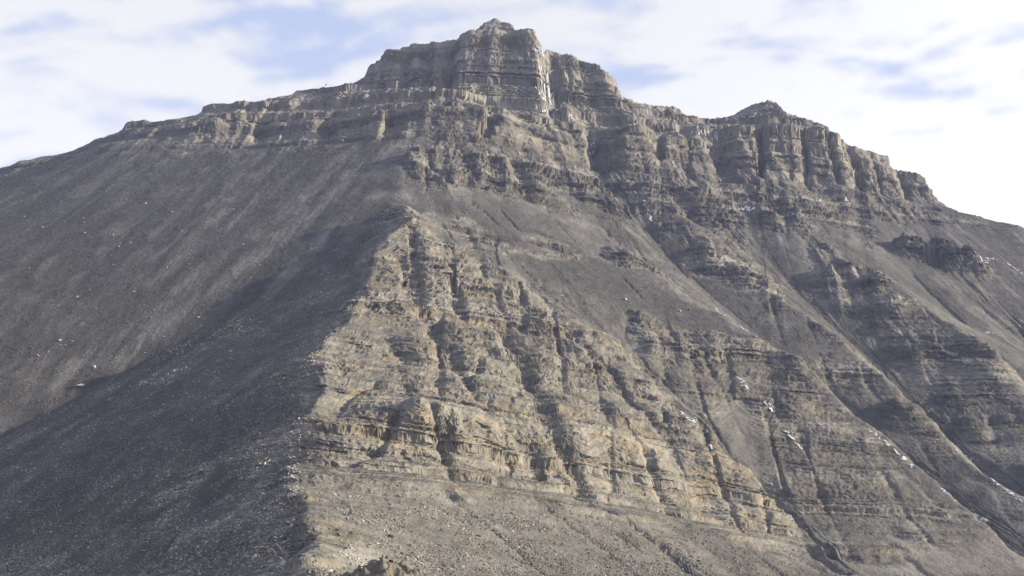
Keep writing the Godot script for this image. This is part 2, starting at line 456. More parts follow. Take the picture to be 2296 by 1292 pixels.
	for l in [
			[[1312, 1085, 628, 1360, 1130, 622, 1430, 1185, 612, 1500, 1240, 596, 1560, 1292, 572], 3.2, 3.4],
			[[1000, 1095, 560, 1100, 1180, 530, 1240, 1292, 485], 1.6, 1.1], [[1230, 1130, 585, 1350, 1220, 560, 1440, 1292, 535], 1.6, 1.4], [[1330, 1160, 600, 1450, 1250, 575], 1.4, 1.2],
			[[1380, 1150, 625, 1600, 1292, 580], 1.6, 1.6], [[1640, 1180, 690, 1760, 1292, 630], 2.0, 1.6], [[2000, 1200, 740, 2080, 1292, 705], 2.4, 2.4], [[1790, 1205, 740, 1900, 1292, 680], 2.6, 2.8],
			[[1055, 460, 1120, 1085, 495, 1105, 1115, 530, 1085], 1.8, 2.0], [[1125, 465, 1120, 1140, 500, 1105, 1165, 540, 1085], 1.8, 2.2], [[1240, 470, 1150, 1290, 540, 1100], 1.2, 1.0],
			[[1600, 550, 1190, 1680, 610, 1150, 1760, 690, 1095], 2.4, 2.6], [[1420, 560, 1135, 1540, 650, 1065], 2.0, 2.4], [[1480, 560, 1180, 1540, 620, 1125], 1.8, 2.0], [[1350, 500, 1180, 1440, 570, 1125], 1.4, 1.5],
			[[1400, 640, 1040, 1440, 700, 1005], 1.5, 1.8], [[1170, 610, 1000, 1230, 680, 965, 1300, 740, 935], 1.4, 1.2], [[1740, 690, 1110, 1830, 770, 1065, 1910, 830, 1030], 2.6, 3.0],
			[[2050, 640, 1230, 2120, 700, 1180, 2160, 730, 1150], 2.4, 2.6], [[2000, 1015, 870, 2180, 1180, 800], 2.0, 2.2], [[2000, 1040, 885, 2120, 1110, 848, 2210, 1185, 808, 2296, 1275, 762], 3.5, 3.5], [[2090, 960, 955, 2296, 1140, 860], 3.5, 4.0]]:
		stamp(digs, track(l[0]), l[1], l[2])


func pale_tongues() -> void:
	for l in [
			[[890, 312, 1240, 800, 400, 1160, 690, 500, 1070, 560, 620, 985, 400, 760, 920, 250, 860, 870], 9.0, 0.75],
			[[800, 335, 1235, 700, 440, 1130, 560, 560, 1040, 420, 690, 960, 250, 820, 890, 60, 930, 840], 8.0, 0.6],
			[[850, 440, 1110, 740, 530, 1020, 640, 610, 960], 7.0, 0.6],
			[[540, 345, 1260, 530, 400, 1210, 520, 460, 1150, 470, 540, 1080], 8.0, 0.6],
			[[700, 350, 1240, 620, 440, 1150, 480, 580, 1050, 330, 700, 970], 6.0, 0.5],
			[[330, 320, 1320, 290, 420, 1230, 260, 520, 1140], 10.0, 0.5],
			[[900, 410, 1120, 930, 450, 1080, 1010, 500, 1050], 7.0, 0.5],
			[[640, 760, 800, 520, 830, 720, 380, 900, 680, 200, 1000, 640], 5.0, 0.5],
			[[600, 900, 640, 450, 1000, 590, 300, 1100, 560], 5.0, 0.45],
			[[660, 1040, 560, 500, 1120, 520, 350, 1200, 530], 6.0, 0.5],
			[[700, 1150, 460, 800, 1220, 420, 880, 1290, 390], 8.0, 0.6],
			[[820, 1010, 598, 900, 1060, 580, 1000, 1130, 550], 5.0, 0.4],
			[[1520, 640, 1050, 1600, 700, 1000, 1700, 760, 960], 9.0, 0.35]]:
		stamp(pales, track(l[0]), l[1], l[2])


func resized(a: PackedFloat32Array, w: int, h: int, w2: int, h2: int, how: int) -> PackedFloat32Array:
	var im := Image.create_from_data(w, h, false, Image.FORMAT_RF, a.to_byte_array())
	im.resize(w2, h2, how)
	return im.get_data().to_float32_array()


# A sheet stretched over the lines: coarse grids first, then finer ones.
func solve(lines: Array, what: int, nx: int, nd: int, cell: float) -> PackedFloat32Array:
	var levels := []
	var w := nx
	var h := nd
	var c := cell
	while w > 24 and h > 24 and w % 2 == 0 and h % 2 == 0:
		levels.append([w, h, c])
		w /= 2
		h /= 2
		c *= 2.0
	levels.append([w, h, c])
	levels.reverse()
	var f := PackedFloat32Array()
	var pw := 0
	var ph := 0
	for lv in levels:
		w = lv[0]
		h = lv[1]
		c = lv[2]
		var total := PackedFloat32Array()
		var count := PackedFloat32Array()
		total.resize(w * h)
		count.resize(w * h)
		for ln in lines:
			var pts: Array = ln[0]
			for k in pts.size() - 1:
				var a: Vector3 = pts[k]
				var b: Vector3 = pts[k + 1]
				var steps := maxi(1, int(ceil(Vector2(b.x - a.x, b.z - a.z).length() / (c * 0.45))))
				for s in steps + 1:
					var p := a.lerp(b, float(s) / steps)
					var i := int(floor((p.x - GX0) / c))
					var j := int(floor((p.z - GD0) / c))
					if i < 0 or j < 0 or i >= w or j >= h:
						continue
					total[j * w + i] += p.y if what == 0 else ln[what]
					count[j * w + i] += 1.0
		if f.is_empty():
			var mean := 0.0
			var cnt := 0.0
			for o in w * h:
				mean += total[o]
				cnt += count[o]
			f.resize(w * h)
			f.fill(mean / cnt)
		else:
			f = resized(f, pw, ph, w, h, Image.INTERPOLATE_BILINEAR)
		var free := PackedInt32Array()
		for o in w * h:
			if count[o] > 0.0:
				f[o] = total[o] / count[o]
			else:
				free.append(o)
		var rounds := 120 if w < 100 else (70 if w < 300 else 45)
		for r in rounds:
			for o in free:
				var i := o % w
				var l := f[o - 1] if i > 0 else f[o]
				var rr := f[o + 1] if i < w - 1 else f[o]
				var u := f[o - w] if o >= w else f[o]
				var d := f[o + w] if o < w * (h - 1) else f[o]
				f[o] += 1.6 * ((l + rr + u + d) * 0.25 - f[o])
		pw = w
		ph = h
	return f


# Hard beds stand steep, soft beds lie back: the table maps raw heights to carved ones.
func hardness(y: float) -> float:
	var a := n_bed.get_noise_1d(y * 0.55 + 300.0)        # beds of 4 to 8 m
	var b := n_bed.get_noise_1d(y * 1.6 - 100.0)         # thin ones
	var c := n_bed.get_noise_1d(y * 0.13 + 40.0)
	var up := smoothstep(560.0, 620.0, y)
	return clampf(0.42 + lerpf(0.75, 0.45, up) * a + lerpf(0.5, 0.3, up) * b + lerpf(0.6, 1.3, up) * c, 0.0, 1.0)


func carve_beds() -> void:
	var n := 4200                    # every 0.25 m from -100 m
	var g := PackedFloat32Array()
	g.resize(n)
	for i in n:
		var y := -100.0 + i * 0.25
		g[i] = 1.0 / lerpf(0.4, 4.0, smoothstep(0.25, 0.8, hardness(y)))
	var sum := PackedFloat32Array()
	sum.resize(n + 1)
	for i in n:
		sum[i + 1] = sum[i] + g[i]
	var drift := PackedFloat32Array()
	drift.resize(n + 1)
	var mean := sum[n] / n
	for i in n:
		drift[i] = (sum[i] / mean - i) * 0.25
	var dsum := PackedFloat32Array()
	dsum.resize(n + 1)
	for i in n:
		dsum[i + 1] = dsum[i] + drift[i]
	var at_in := PackedFloat32Array()
	at_in.resize(n)
	var r := 60
	var last := -1000.0
	for i in n:
		var lo := maxi(0, i - r)
		var hi := mini(n, i + r)
		last = maxf(last + 0.01, -100.0 + i * 0.25 + drift[i] - (dsum[hi] - dsum[lo]) / (hi - lo))
		at_in[i] = last
	bed_in.resize(n)
	var k := 0
	for i in n:
		var want := -100.0 + i * 0.25
		while k < n - 2 and at_in[k + 1] < want:
			k += 1
		var t := clampf((want - at_in[k]) / maxf(at_in[k + 1] - at_in[k], 1e-4), 0.0, 1.0)
		bed_in[i] = -100.0 + (k + t) * 0.25


func carved(h: float) -> float:
	var s := clampf((h + 100.0) * 4.0, 0.0, 4198.0)
	var i := int(s)
	return lerpf(bed_in[i], bed_in[i + 1], s - i)


func sample(a: PackedFloat32Array, x: float, d: float) -> float:
	var s := clampf((x - GX0) / CELL - 0.5, 0.0, NX - 1.001)
	var t := clampf((d - GD0) / CELL - 0.5, 0.0, ND - 1.001)
	var i := int(s)
	var j := int(t)
	s -= i
	t -= j
	var o := j * NX + i
	return lerpf(lerpf(a[o], a[o + 1], s), lerpf(a[o + NX], a[o + NX + 1], s), t)


func base_height(x: float, d: float) -> float:
	var s := clampf((x - GX0) / FC - 0.5, 0.0, FX - 1.001)
	var t := clampf((d - GD0) / FC - 0.5, 0.0, FD - 1.001)
	var i := int(s)
	var j := int(t)
	s -= i
	t -= j
	var o := j * FX + i
	return lerpf(lerpf(fine[o], fine[o + 1], s), lerpf(fine[o + FX], fine[o + FX + 1], s), t)


# Height of the carved land; leaves what it found in the s_ variables.
func height(x: float, d: float) -> float:
	var s := clampf((x - GX0) / CELL - 0.5, 0.0, NX - 1.001)
	var t := clampf((d - GD0) / CELL - 0.5, 0.0, ND - 1.001)
	var i := int(s)
	var j := int(t)
	s -= i
	t -= j
	var o := j * NX + i
	s_gx = lerpf(lerpf(slope_x[o], slope_x[o + 1], s), lerpf(slope_x[o + NX], slope_x[o + NX + 1], s), t)
	s_gd = lerpf(lerpf(slope_d[o], slope_d[o + 1], s), lerpf(slope_d[o + NX], slope_d[o + NX + 1], s), t)
	s_u = lerpf(lerpf(flow[o], flow[o + 1], s), lerpf(flow[o + NX], flow[o + NX + 1], s), t)
	var rk := lerpf(lerpf(rockiness[o], rockiness[o + 1], s), lerpf(rockiness[o + NX], rockiness[o + NX + 1], s), t)
	var wide := n_wide.get_noise_2d(x, d)
	var mid := n_mid.get_noise_2d(x, d)
	rk = clampf((rk - 0.12) * 1.25 + 0.4 * wide * smoothstep(0.1, 0.5, rk) + 0.2 * mid * smoothstep(0.1, 0.4, rk), 0.0, 1.0)
	s_rock = rk
	# buttresses stand forward, chimneys lie back: the slope is looked up a little further up or down
	var fi := clampi(int((x - GX0) / FC), 0, FX - 1)
	var fj := clampi(int((d - GD0) / FC), 0, FD - 1)
	var slot := slots[fj * FX + fi]
	if slot < 0.0:
		rk = maxf(rk, minf(1.0, -slot * 0.12))
		s_rock = rk
	var g := maxf(sqrt(s_gx * s_gx + s_gd * s_gd), 0.3)
	var crack := n_crack.get_noise_2d(s_u * 0.6 + x * 0.4, d * 0.12)
	var ribs := n_mid.get_noise_2d(s_u * 1.5 + 300.0, d * 0.25)
	var up := smoothstep(1180.0, 1260.0, d)
	var push := rk * (mid * 2.0 + wide * 7.0 + ribs * lerpf(8.5, 3.0, up) - maxf(crack - 0.35, 0.0) * lerpf(8.0, 3.0, up)) - slot * maxf(rk, 0.35) * lerpf(0.6, 1.0, up)
	var h := base_height(x + push * s_gx / g, d + push * s_gd / g)
	s_h0 = h
	var rill := n_rill.get_noise_2d(s_u, d * 0.02)
	h -= (1.0 - rk) * (maxf(rill - 0.15, 0.0) * (0.7 * smoothstep(-150.0, 0.0, x) + 3.0 * exp(-((x - 48.0) * (x - 48.0) + (d - 985.0) * (d - 985.0)) / 2600.0)) + digs[fj * FX + fi])
	s_bed = h + 0.03 * (x + 100.0) + wide * 3.0
	var off := s_bed - h
	var cut := carved(s_bed) - off
	h = lerpf(h, cut, clampf(rk * lerpf(0.8, 1.05, up) + 0.02, 0.0, 1.0))
	h += n_rough.get_noise_2d(x, d) * 0.25 + n_rough.get_noise_2d(x * 1.2 + 90.0, d * 1.2) * 2.6 * rk * smoothstep(1400.0, 1450.0, d)
	return h


# ------------------------------------------------------------------ meshing
func column_angles() -> PackedFloat32Array:
	var out := PackedFloat32Array()
	var side := 70
	var main := COLS - 2 * side
	for c in COLS:
		var t: float
		if c < side:
			t = -0.46 - 0.9 * pow(1.0 - float(c) / side, 2.0)
		elif c >= side + main:
			t = 0.46 + 0.9 * pow((c - side - main + 1.0) / side, 2.0)
		else:
			t = lerpf(-0.46, 0.46, (c - side) / float(main - 1))
		out.append(t)
	return out


# Distances of the rows: close together where the carved land turns its face to the valley, wide apart where it hides.
const STEP_COLS := 651
func row_tables(angles: PackedFloat32Array) -> Array:
	var nc := STEP_COLS
	var ns := 1250
	var d0 := 150.0
	var d1 := 1750.0
	var dens := []
	for c in nc:
		var t := angles[mini(int(round(c * (COLS - 1.0) / (nc - 1))), COLS - 1)]
		var row := PackedFloat32Array()
		row.resize(ns)
		var last := -1.0
		var top := -1.0
		for k in ns:
			# spacing grows with distance, as what is seen shrinks
			var d := d0 * pow(d1 / d0, (k + 0.5) / ns)
			var h := height(t * d, d)
			var a := atan(h / d)
			var w := 0.00003
			if k > 0:
				w += maxf(a - last, 0.0) * (1.0 if a > top - 0.006 else 0.12) + maxf(last - a, 0.0) * 0.1
			last = a
			top = maxf(top, a)
			row[k] = w
		dens.append(row)
	var out := []
	for c in nc:
		var acc := PackedFloat32Array()
		acc.resize(ns)
		var total := 0.0
		for q in [-3, -2, -1, 0, 1, 2, 3]:
			var src: PackedFloat32Array = dens[clampi(c + q, 0, nc - 1)]
			for k in ns:
				acc[k] += src[k]
		var cum := PackedFloat32Array()
		cum.resize(ns + 1)
		for k in ns:
			var v := acc[k] * 0.5 + 0.25 * (acc[maxi(k - 1, 0)] + acc[mini(k + 1, ns - 1)])
			total += v
			cum[k + 1] = cum[k] + v + 0.00001
		var rows := PackedFloat32Array()
		rows.resize(ROWS)
		var k := 0
		for r in ROWS:
			var want := cum[ns] * r / (ROWS - 1.0)
			while k < ns - 1 and cum[k + 1] < want:
				k += 1
			var f := clampf((want - cum[k]) / maxf(cum[k + 1] - cum[k], 1e-9), 0.0, 1.0)
			rows[r] = d0 * pow(d1 / d0, (k + f) / ns)
		out.append(rows)
	return out


var vert := PackedVector3Array()
var norm := PackedVector3Array()
var tint := PackedColorArray()
var part_of := PackedByteArray()


func build_land() -> void:
	var angles := column_angles()
	var tables := row_tables(angles)
	var n := COLS * ROWS
	vert.resize(n)
	tint.resize(n)
	part_of.resize(n)
	for c in COLS:
		var t := angles[c]
		var q := c * (STEP_COLS - 1.0) / (COLS - 1)
		var q0 := mini(int(q), STEP_COLS - 2)
		var ra: PackedFloat32Array = tables[q0]
		var rb: PackedFloat32Array = tables[q0 + 1]
		var qf := q - q0
		for r in ROWS:
			var d := lerpf(ra[r], rb[r], qf)
			var x := t * d
			var h := height(x, d)
			var o := c * ROWS + r
			part_of[o] = which_part(x, d, s_h0)
			# proud and recessed beds and blocks push the face in and out
			var rk := s_rock
			var px := x
			var pd := d
			s_block = 0.0
			if rk > 0.02:
				var far := lerpf(0.5, 1.5, clampf((h - 60.0) / 600.0, 0.0, 1.0))
				var sb := s_bed + n_mid.get_noise_2d(x, d) * 0.8
				var q1 := sb * 0.21 / far + n_bed.get_noise_1d(sb * 0.25) * 0.8
				var q2 := sb * 0.62 / far + n_bed.get_noise_1d(sb * 0.6 + 50.0) * 0.7
				var i1 := floorf(q1)
				var i2 := floorf(q2)
				var f1 := 0.12 / far
				var f2 := 0.3 / far
				var o1 := n_block.get_noise_3d(x * f1, i1 * 23.7, d * f1)
				var o2 := n_block.get_noise_3d(x * f2 + 31.0, i2 * 19.3, d * f2)
				var b1 := n_block.get_noise_2d(i1 * 7.31, 3.0)
				var b2 := n_block.get_noise_2d(i2 * 5.17, 9.0)
				s_block = o1 * 0.5 + o2 * 0.6 + b2 * 0.5
				var sw := n_rough.get_noise_3d(x * 0.55, h * 0.4, d * 0.55)
				var i3 := floorf(sb * 1.5 / far)
				var o3 := n_block.get_noise_3d(x * 0.75 / far + 11.0, i3 * 13.1, d * 0.75 / far)
				s_block += o3 * 0.3
				var hi := smoothstep(520.0, 620.0, h)
				var m := rk * far * (o1 * lerpf(0.95, 0.5, hi) + o3 * lerpf(0.4, 0.25, hi) + o2 * lerpf(0.8, 0.45, hi) + b1 * 1.15 + b2 * lerpf(1.25, 1.0, hi) + sw * 0.35)
				var gl := maxf(sqrt(s_gx * s_gx + s_gd * s_gd), 0.2)
				px -= m * s_gx / gl
				pd -= m * s_gd / gl
			h += (rng.randf() - 0.5) * lerpf(0.3, 0.6, smoothstep(400.0, 1400.0, d)) * (1.0 - 0.75 * rk)
			vert[o] = Vector3(px, h, -pd)
			tint[o] = land_colour(x, d, h)
	print("vertices placed ", Time.get_ticks_msec())
	norm.resize(n)
	for c in COLS:
		var ca := maxi(c - 1, 0) * ROWS
		var cb := mini(c + 1, COLS - 1) * ROWS
		var cc := c * ROWS
		for r in ROWS:
			var du := vert[cb + r] - vert[ca + r]
			var dv := vert[cc + mini(r + 1, ROWS - 1)] - vert[cc + maxi(r - 1, 0)]
			norm[cc + r] = du.cross(dv).normalized()
	print("normals ", Time.get_ticks_msec())
	emit_parts()


func land_colour(x: float, d: float, h: float) -> Color:
	var rk := s_rock
	var pick := rng.randf()
	var speck := lerpf(0.78, 1.16, rng.randf()) + (0.6 * rng.randf() if pick > 0.95 else 0.0)
	speck = lerpf(speck, lerpf(0.85, 1.15, pick), 0.6 * rk)
	var tan := clampf(sample(tan_tone, x, d), 0.0, 1.0)
	var patch := n_tint.get_noise_2d(x, d)
	var streak := n_rill.get_noise_2d(s_u * 0.4 + 400.0 + 3.0 * patch, d * 0.03)
	var fine_streak := n_rill.get_noise_2d(s_u * 1.6 + 800.0 + 2.0 * patch, d * 0.06)
	var grit := n_rough.get_noise_2d(x * 7.0, d * 7.0)
	var bed := n_bed.get_noise_1d(s_bed * 0.55 + 900.0)
	var bed_wide := n_bed.get_noise_1d(s_bed * 0.11 + 77.0)
	# loose stone
	var grey := Color(0.124, 0.12, 0.111).lerp(Color(0.33, 0.308, 0.26), tan)
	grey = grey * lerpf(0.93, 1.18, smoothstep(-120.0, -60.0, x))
	var fan := smoothstep(0.02, 0.4, streak) - 0.6 * smoothstep(0.05, 0.5, -streak)
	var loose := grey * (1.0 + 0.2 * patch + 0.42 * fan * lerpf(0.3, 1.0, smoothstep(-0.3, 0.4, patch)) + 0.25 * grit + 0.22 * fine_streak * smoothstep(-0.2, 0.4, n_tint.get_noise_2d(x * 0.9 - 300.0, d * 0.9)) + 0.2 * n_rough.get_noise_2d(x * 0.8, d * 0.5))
	var pale := pales[clampi(int((d - GD0) / FC), 0, FD - 1) * FX + clampi(int((x - GX0) / FC), 0, FX - 1)]
	loose = loose * (1.0 + pale * (0.75 + 0.4 * fine_streak + 0.35 * n_rill.get_noise_2d(s_u * 0.8 + 60.0, d * 0.05) + 0.2 * patch))
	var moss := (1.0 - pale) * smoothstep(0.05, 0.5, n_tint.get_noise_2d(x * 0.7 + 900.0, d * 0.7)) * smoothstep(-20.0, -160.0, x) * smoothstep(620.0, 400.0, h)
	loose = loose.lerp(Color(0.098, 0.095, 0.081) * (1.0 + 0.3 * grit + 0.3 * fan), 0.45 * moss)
	# solid rock, bed by bed
	var stone := Color(0.158, 0.152, 0.138).lerp(Color(0.295, 0.277, 0.236), minf(tan * 1.1, 1.0))
	stone = stone.lerp(Color(0.35, 0.33, 0.285), clampf(bed_wide * 1.2 + 0.05 + 0.2 * smoothstep(560.0, 640.0, h), 0.0, 0.65))
	stone = stone.lerp(Color(0.08, 0.078, 0.078), clampf(-bed * 0.9 - 0.05, 0.0, 0.6))
	stone = stone.lerp(Color(0.34, 0.27, 0.16), clampf((n_tint.get_noise_2d(x * 1.2, s_bed * 5.0) + 0.4 * n_bed.get_noise_1d(s_bed * 0.2 + 500.0) - 0.1) * 1.5, 0.0, 0.5) * (0.2 + 0.8 * tan))
	stone = stone * (1.0 + 0.25 * n_rough.get_noise_3d(x * 2.0, h * 2.0, d * 2.0) + 0.2 * patch + 0.32 * s_block)
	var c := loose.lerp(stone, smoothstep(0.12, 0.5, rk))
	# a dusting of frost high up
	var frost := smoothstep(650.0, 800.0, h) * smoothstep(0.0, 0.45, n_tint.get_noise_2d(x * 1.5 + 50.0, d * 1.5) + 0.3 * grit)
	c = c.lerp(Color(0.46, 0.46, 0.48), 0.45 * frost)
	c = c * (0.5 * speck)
	c.a = 1.0
	return c



# ------------------------------------------------------------------ the pieces of the land
const SCREE_BOWL := 0
const CAP := 1
const TOWER := 2
const WEST_TOWER := 3
const EAST_TOWER := 4
const TIER := 5
const BAND := 6
const SHOULDER := 7
const STEPS := 8
const PEAK := 9
const APRON := 10
const BUTTRESS := 11      # 11 .. 20
const SPUR_FLANK := 21
const SPUR_CLIFF := 22
const SPUR_CRAGS := 23
const SPUR_SCREE := 24
const RIB := 25           # 25 .. 28: cliffs of the ribs, 29 .. 32: their scree
const PARTS := 33


func which_part(x: float, d: float, h: float) -> int:
	var px := 1148.0 + x / (d * 0.9455 + h * 0.3256) * FOC
	var foot := 610.0 if px > 935.0 else lerpf(640.0, 612.0, clampf((px - 415.0) / 520.0, 0.0, 1.0))
	if h > foot or (d > 1330.0 and h > 520.0):
		if px < 415.0:
			return SHOULDER if h > 640.0 or d > 1380.0 else SCREE_BOWL
		if px < 815.0:
			return BAND if h < 690.0 and d < 1370.0 else SHOULDER
		if px < 1000.0:
			return WEST_TOWER if h > 742.0 else (BAND if px < 935.0 else TIER)
		if px < 1247.0:
			return CAP if h > 822.0 else (TOWER if h > 694.0 else TIER)
		if px < 1392.0 and h > 722.0:
			return EAST_TOWER
		if px < 1345.0:
			return TIER
		if h > 704.0 and px < 1960.0:
			return PEAK
		if px > 2085.0:
			return APRON
		var k := 0
		for lim in [1480.0, 1545.0, 1620.0, 1706.0, 1772.0, 1810.0, 1868.0, 1916.0, 1968.0]:
			if px > lim:
				k += 1
		return BUTTRESS + k
	var xa := x_on(gully_a, d)
	var crest_x := -70.0 - 42.0 * smoothstep(350.0, 700.0, d)
	if d > 1065.0 or h > 455.0:
		if x < x_on(valley, d) + 10.0:
			return SCREE_BOWL
		if h > 470.0 and x < x_on(gully_b, d):
			return STEPS
	elif x < x_on(valley, d):
		return SCREE_BOWL
	elif x < crest_x:
		return SPUR_FLANK
	elif x < xa:
		if s_rock < 0.25:
			return SPUR_SCREE
		return SPUR_CLIFF if h < 168.0 else SPUR_CRAGS
	var r := 0
	if x > x_on(gully_b, d):
		r = 1
	if x > x_on(gully_c, d):
		r = 2
	if x > x_on(gully_d, d):
		r = 3
	return RIB + r + (0 if s_rock > 0.3 else 4)


func holder(called: String, label: String, category: String, kind := "", group := "") -> Node3D:
	var o := Node3D.new()
	o.name = called
	tag(o, label, category, kind, group)
	add_child(o, true)
	return o


func tag(o: Node3D, label: String, category: String, kind := "", group := "") -> void:
	if label:
		o.set_meta("label", label)
	if category:
		o.set_meta("category", category)
	if kind:
		o.set_meta("kind", kind)
	if group:
		o.set_meta("group", group)


var land_mat: StandardMaterial3D


func emit_parts() -> void:
	land_mat = StandardMaterial3D.new()
	land_mat.resource_name = "weathered_stone"
	land_mat.vertex_color_use_as_albedo = true
	land_mat.roughness = 0.95
	land_mat.metallic_specular = 0.2
	var mountain := holder("mountain", "grey stepped mountain with banded cliffs and a pointed summit block", "mountain", "structure")
	var far_ridge := holder("ridge", "long cliff-topped ridge with its own lower peak, right of the summit", "ridge", "structure")
	var spur := holder("rocky_spur", "tan craggy spur coming down towards the viewer, one flank in shadow", "spur", "structure")
	var rib_words := ["broad smooth grey rib right of the tan spur, cliffs across its lower end", "second rib, a steep-nosed buttress of dark rock halfway down it", "third rib, banded cliffs on its blunt lower end", "farthest rib at the right edge, two small towers at its top"]
	var ribs := []
	for w in rib_words:
		ribs.append(holder("rocky_rib" if ribs.is_empty() else "rocky_rib_%03d" % ribs.size(), w, "rock rib", "structure"))
	var home := {}
	home[SCREE_BOWL] = [self, "scree_slope"]
	home[CAP] = [mountain, "summit_cap"]
	home[TOWER] = [mountain, "summit_tower"]
	home[WEST_TOWER] = [mountain, "shoulder_cliff"]
	home[EAST_TOWER] = [mountain, "shoulder_cliff"]
	home[TIER] = [mountain, "cliff_tier"]
	home[BAND] = [mountain, "cliff_band"]
	home[SHOULDER] = [mountain, "shoulder_ridge"]
	home[STEPS] = [mountain, "ledge_slope"]
	home[PEAK] = [far_ridge, "peak"]
	home[APRON] = [far_ridge, "scree_apron"]
	for k in 10:
		home[BUTTRESS + k] = [far_ridge, "buttress"]
	home[SPUR_FLANK] = [spur, "scree_flank"]
	home[SPUR_CLIFF] = [spur, "cliff"]
	home[SPUR_CRAGS] = [spur, "crag_face"]
	home[SPUR_SCREE] = [spur, "scree_apron"]
	for k in 4:
		home[RIB + k] = [ribs[k], "cliff_band"]
		home[RIB + 4 + k] = [ribs[k], "scree_face"]
	var place := []          # per part: vertex number in the part, plus one
	var vs := []
	var ns := []
	var cs := []
	var ix := []
	for p in PARTS:
		var m := PackedInt32Array()
		m.resize(COLS * ROWS)
		place.append(m)
		vs.append(PackedVector3Array())
		ns.append(PackedVector3Array())
		cs.append(PackedColorArray())
		ix.append(PackedInt32Array())
	var quad := PackedInt32Array([0, 0, 0, 0, 0, 0])
	for c in COLS - 1:
		for r in ROWS - 1:
			var a := c * ROWS + r
			var p := part_of[a]
			quad[0] = a
			quad[1] = a + 1
			quad[2] = a + ROWS
			quad[3] = a + ROWS
			quad[4] = a + 1
			quad[5] = a + ROWS + 1
			var m: PackedInt32Array = place[p]
			var list: PackedInt32Array = ix[p]
			for q in quad:
				var at_v := m[q]
				if at_v == 0:
					vs[p].append(vert[q])
					ns[p].append(norm[q])
					cs[p].append(tint[q])
					at_v = vs[p].size()
					m[q] = at_v
				list.append(at_v - 1)
	for p in PARTS:
		if ix[p].size() == 0:
			print("empty part ", p)
			continue
		var arrays := []
		arrays.resize(Mesh.ARRAY_MAX)
		arrays[Mesh.ARRAY_VERTEX] = vs[p]
		arrays[Mesh.ARRAY_NORMAL] = ns[p]
		arrays[Mesh.ARRAY_COLOR] = cs[p]
		arrays[Mesh.ARRAY_INDEX] = ix[p]
		var m := ArrayMesh.new()
		m.add_surface_from_arrays(Mesh.PRIMITIVE_TRIANGLES, arrays)
		var o := MeshInstance3D.new()
		o.name = home[p][1]
		o.mesh = m
		o.material_override = land_mat
		if home[p][0] == self:
			tag(o, "dark grey concave scree slope below the skyline, left of the spur", "scree slope", "structure")
		home[p][0].add_child(o, true)
		var twins: Dictionary = {}
	var far_ground := MeshInstance3D.new()
	var pm := PlaneMesh.new()
	pm.size = Vector2(24000, 24000)
	far_ground.mesh = pm
	far_ground.name = "ground"
	far_ground.position = Vector3(0, -48, 0)
	var gm := StandardMaterial3D.new()
	gm.albedo_color = Color(0.13, 0.125, 0.115).linear_to_srgb()
	gm.roughness = 1.0
	far_ground.material_override = gm
	tag(far_ground, "wide stony valley floor around the foot of the mountain", "ground", "structure")
	add_child(far_ground, true)


# ------------------------------------------------------------------ loose things
# Where a sight line meets the land.
func hit(px: float, py: float) -> Vector3:
	var sl := ray_slope(py)
	var d := 200.0
	var step := 4.0
	while d < 1750.0:
		var c := d * cos(PITCH) + sl * d * sin(PITCH)
		var x := (px - 1148.0) * c / FOC
		if height(x, d) > sl * d:
			if step < 0.3:
				return Vector3(x, height(x, d), -d)
			d -= step
			step *= 0.25
		d += step
	return Vector3.ZERO


# A broken block: a ball cut by flat faces.
func boulder_mesh(seed_no: int, stretch: Vector3, detail: int) -> ArrayMesh:
	var r := RandomNumberGenerator.new()
	r.seed = seed_no
	var planes := []
	for k in 11:
		var nrm := Vector3(r.randf_range(-1, 1), r.randf_range(-1, 1), r.randf_range(-1, 1)).normalized()
		planes.append([nrm, r.randf_range(0.62, 0.92)])
	var tris := []
	var ax := [Vector3.RIGHT, Vector3.UP, Vector3.BACK, Vector3.LEFT, Vector3.DOWN, Vector3.FORWARD]
	for f in [[0, 1, 2], [2, 1, 3], [3, 1, 5], [5, 1, 0], [0, 2, 4], [2, 3, 4], [3, 5, 4], [5, 0, 4]]:
		tris.append([ax[f[0]], ax[f[1]], ax[f[2]]])
	for q in detail:
		var next := []
		for t in tris:
			var ab: Vector3 = ((t[0] + t[1]) * 0.5).normalized()
			var bc: Vector3 = ((t[1] + t[2]) * 0.5).normalized()
			var ca: Vector3 = ((t[2] + t[0]) * 0.5).normalized()
			next.append_array([[t[0], ab, ca], [ab, t[1], bc], [ca, bc, t[2]], [ab, bc, ca]])
		tris = next
	var st := SurfaceTool.new()
	st.begin(Mesh.PRIMITIVE_TRIANGLES)
	st.set_smooth_group(-1)
	for t in tris:
		for v: Vector3 in [t[0], t[2], t[1]]:
			var rad := 1.0
			for pl in planes:
				var dt: float = v.dot(pl[0])
				if dt > 0.01:
					rad = minf(rad, pl[1] / dt)
			st.add_vertex(v * rad * stretch)
	st.generate_normals()
	return st.commit()


func stone_material(c: Color) -> StandardMaterial3D:
	var m := StandardMaterial3D.new()
	m.albedo_color = c.linear_to_srgb()
	m.roughness = 0.92
	m.metallic_specular = 0.25
	var n := FastNoiseLite.new()
	n.seed = 5
	n.frequency = 0.03
	n.fractal_octaves = 4
	var tx := NoiseTexture2D.new()
	tx.noise = n
	tx.width = 128
	tx.height = 128
	tx.seamless = true
	var ramp := Gradient.new()
	ramp.set_color(0, Color(0.78, 0.77, 0.76))
	ramp.set_color(1, Color(1, 1, 1))
	tx.color_ramp = ramp
	m.albedo_texture = tx
	m.uv1_triplanar = true
	m.uv1_scale = Vector3(0.6, 0.6, 0.6)
	return m


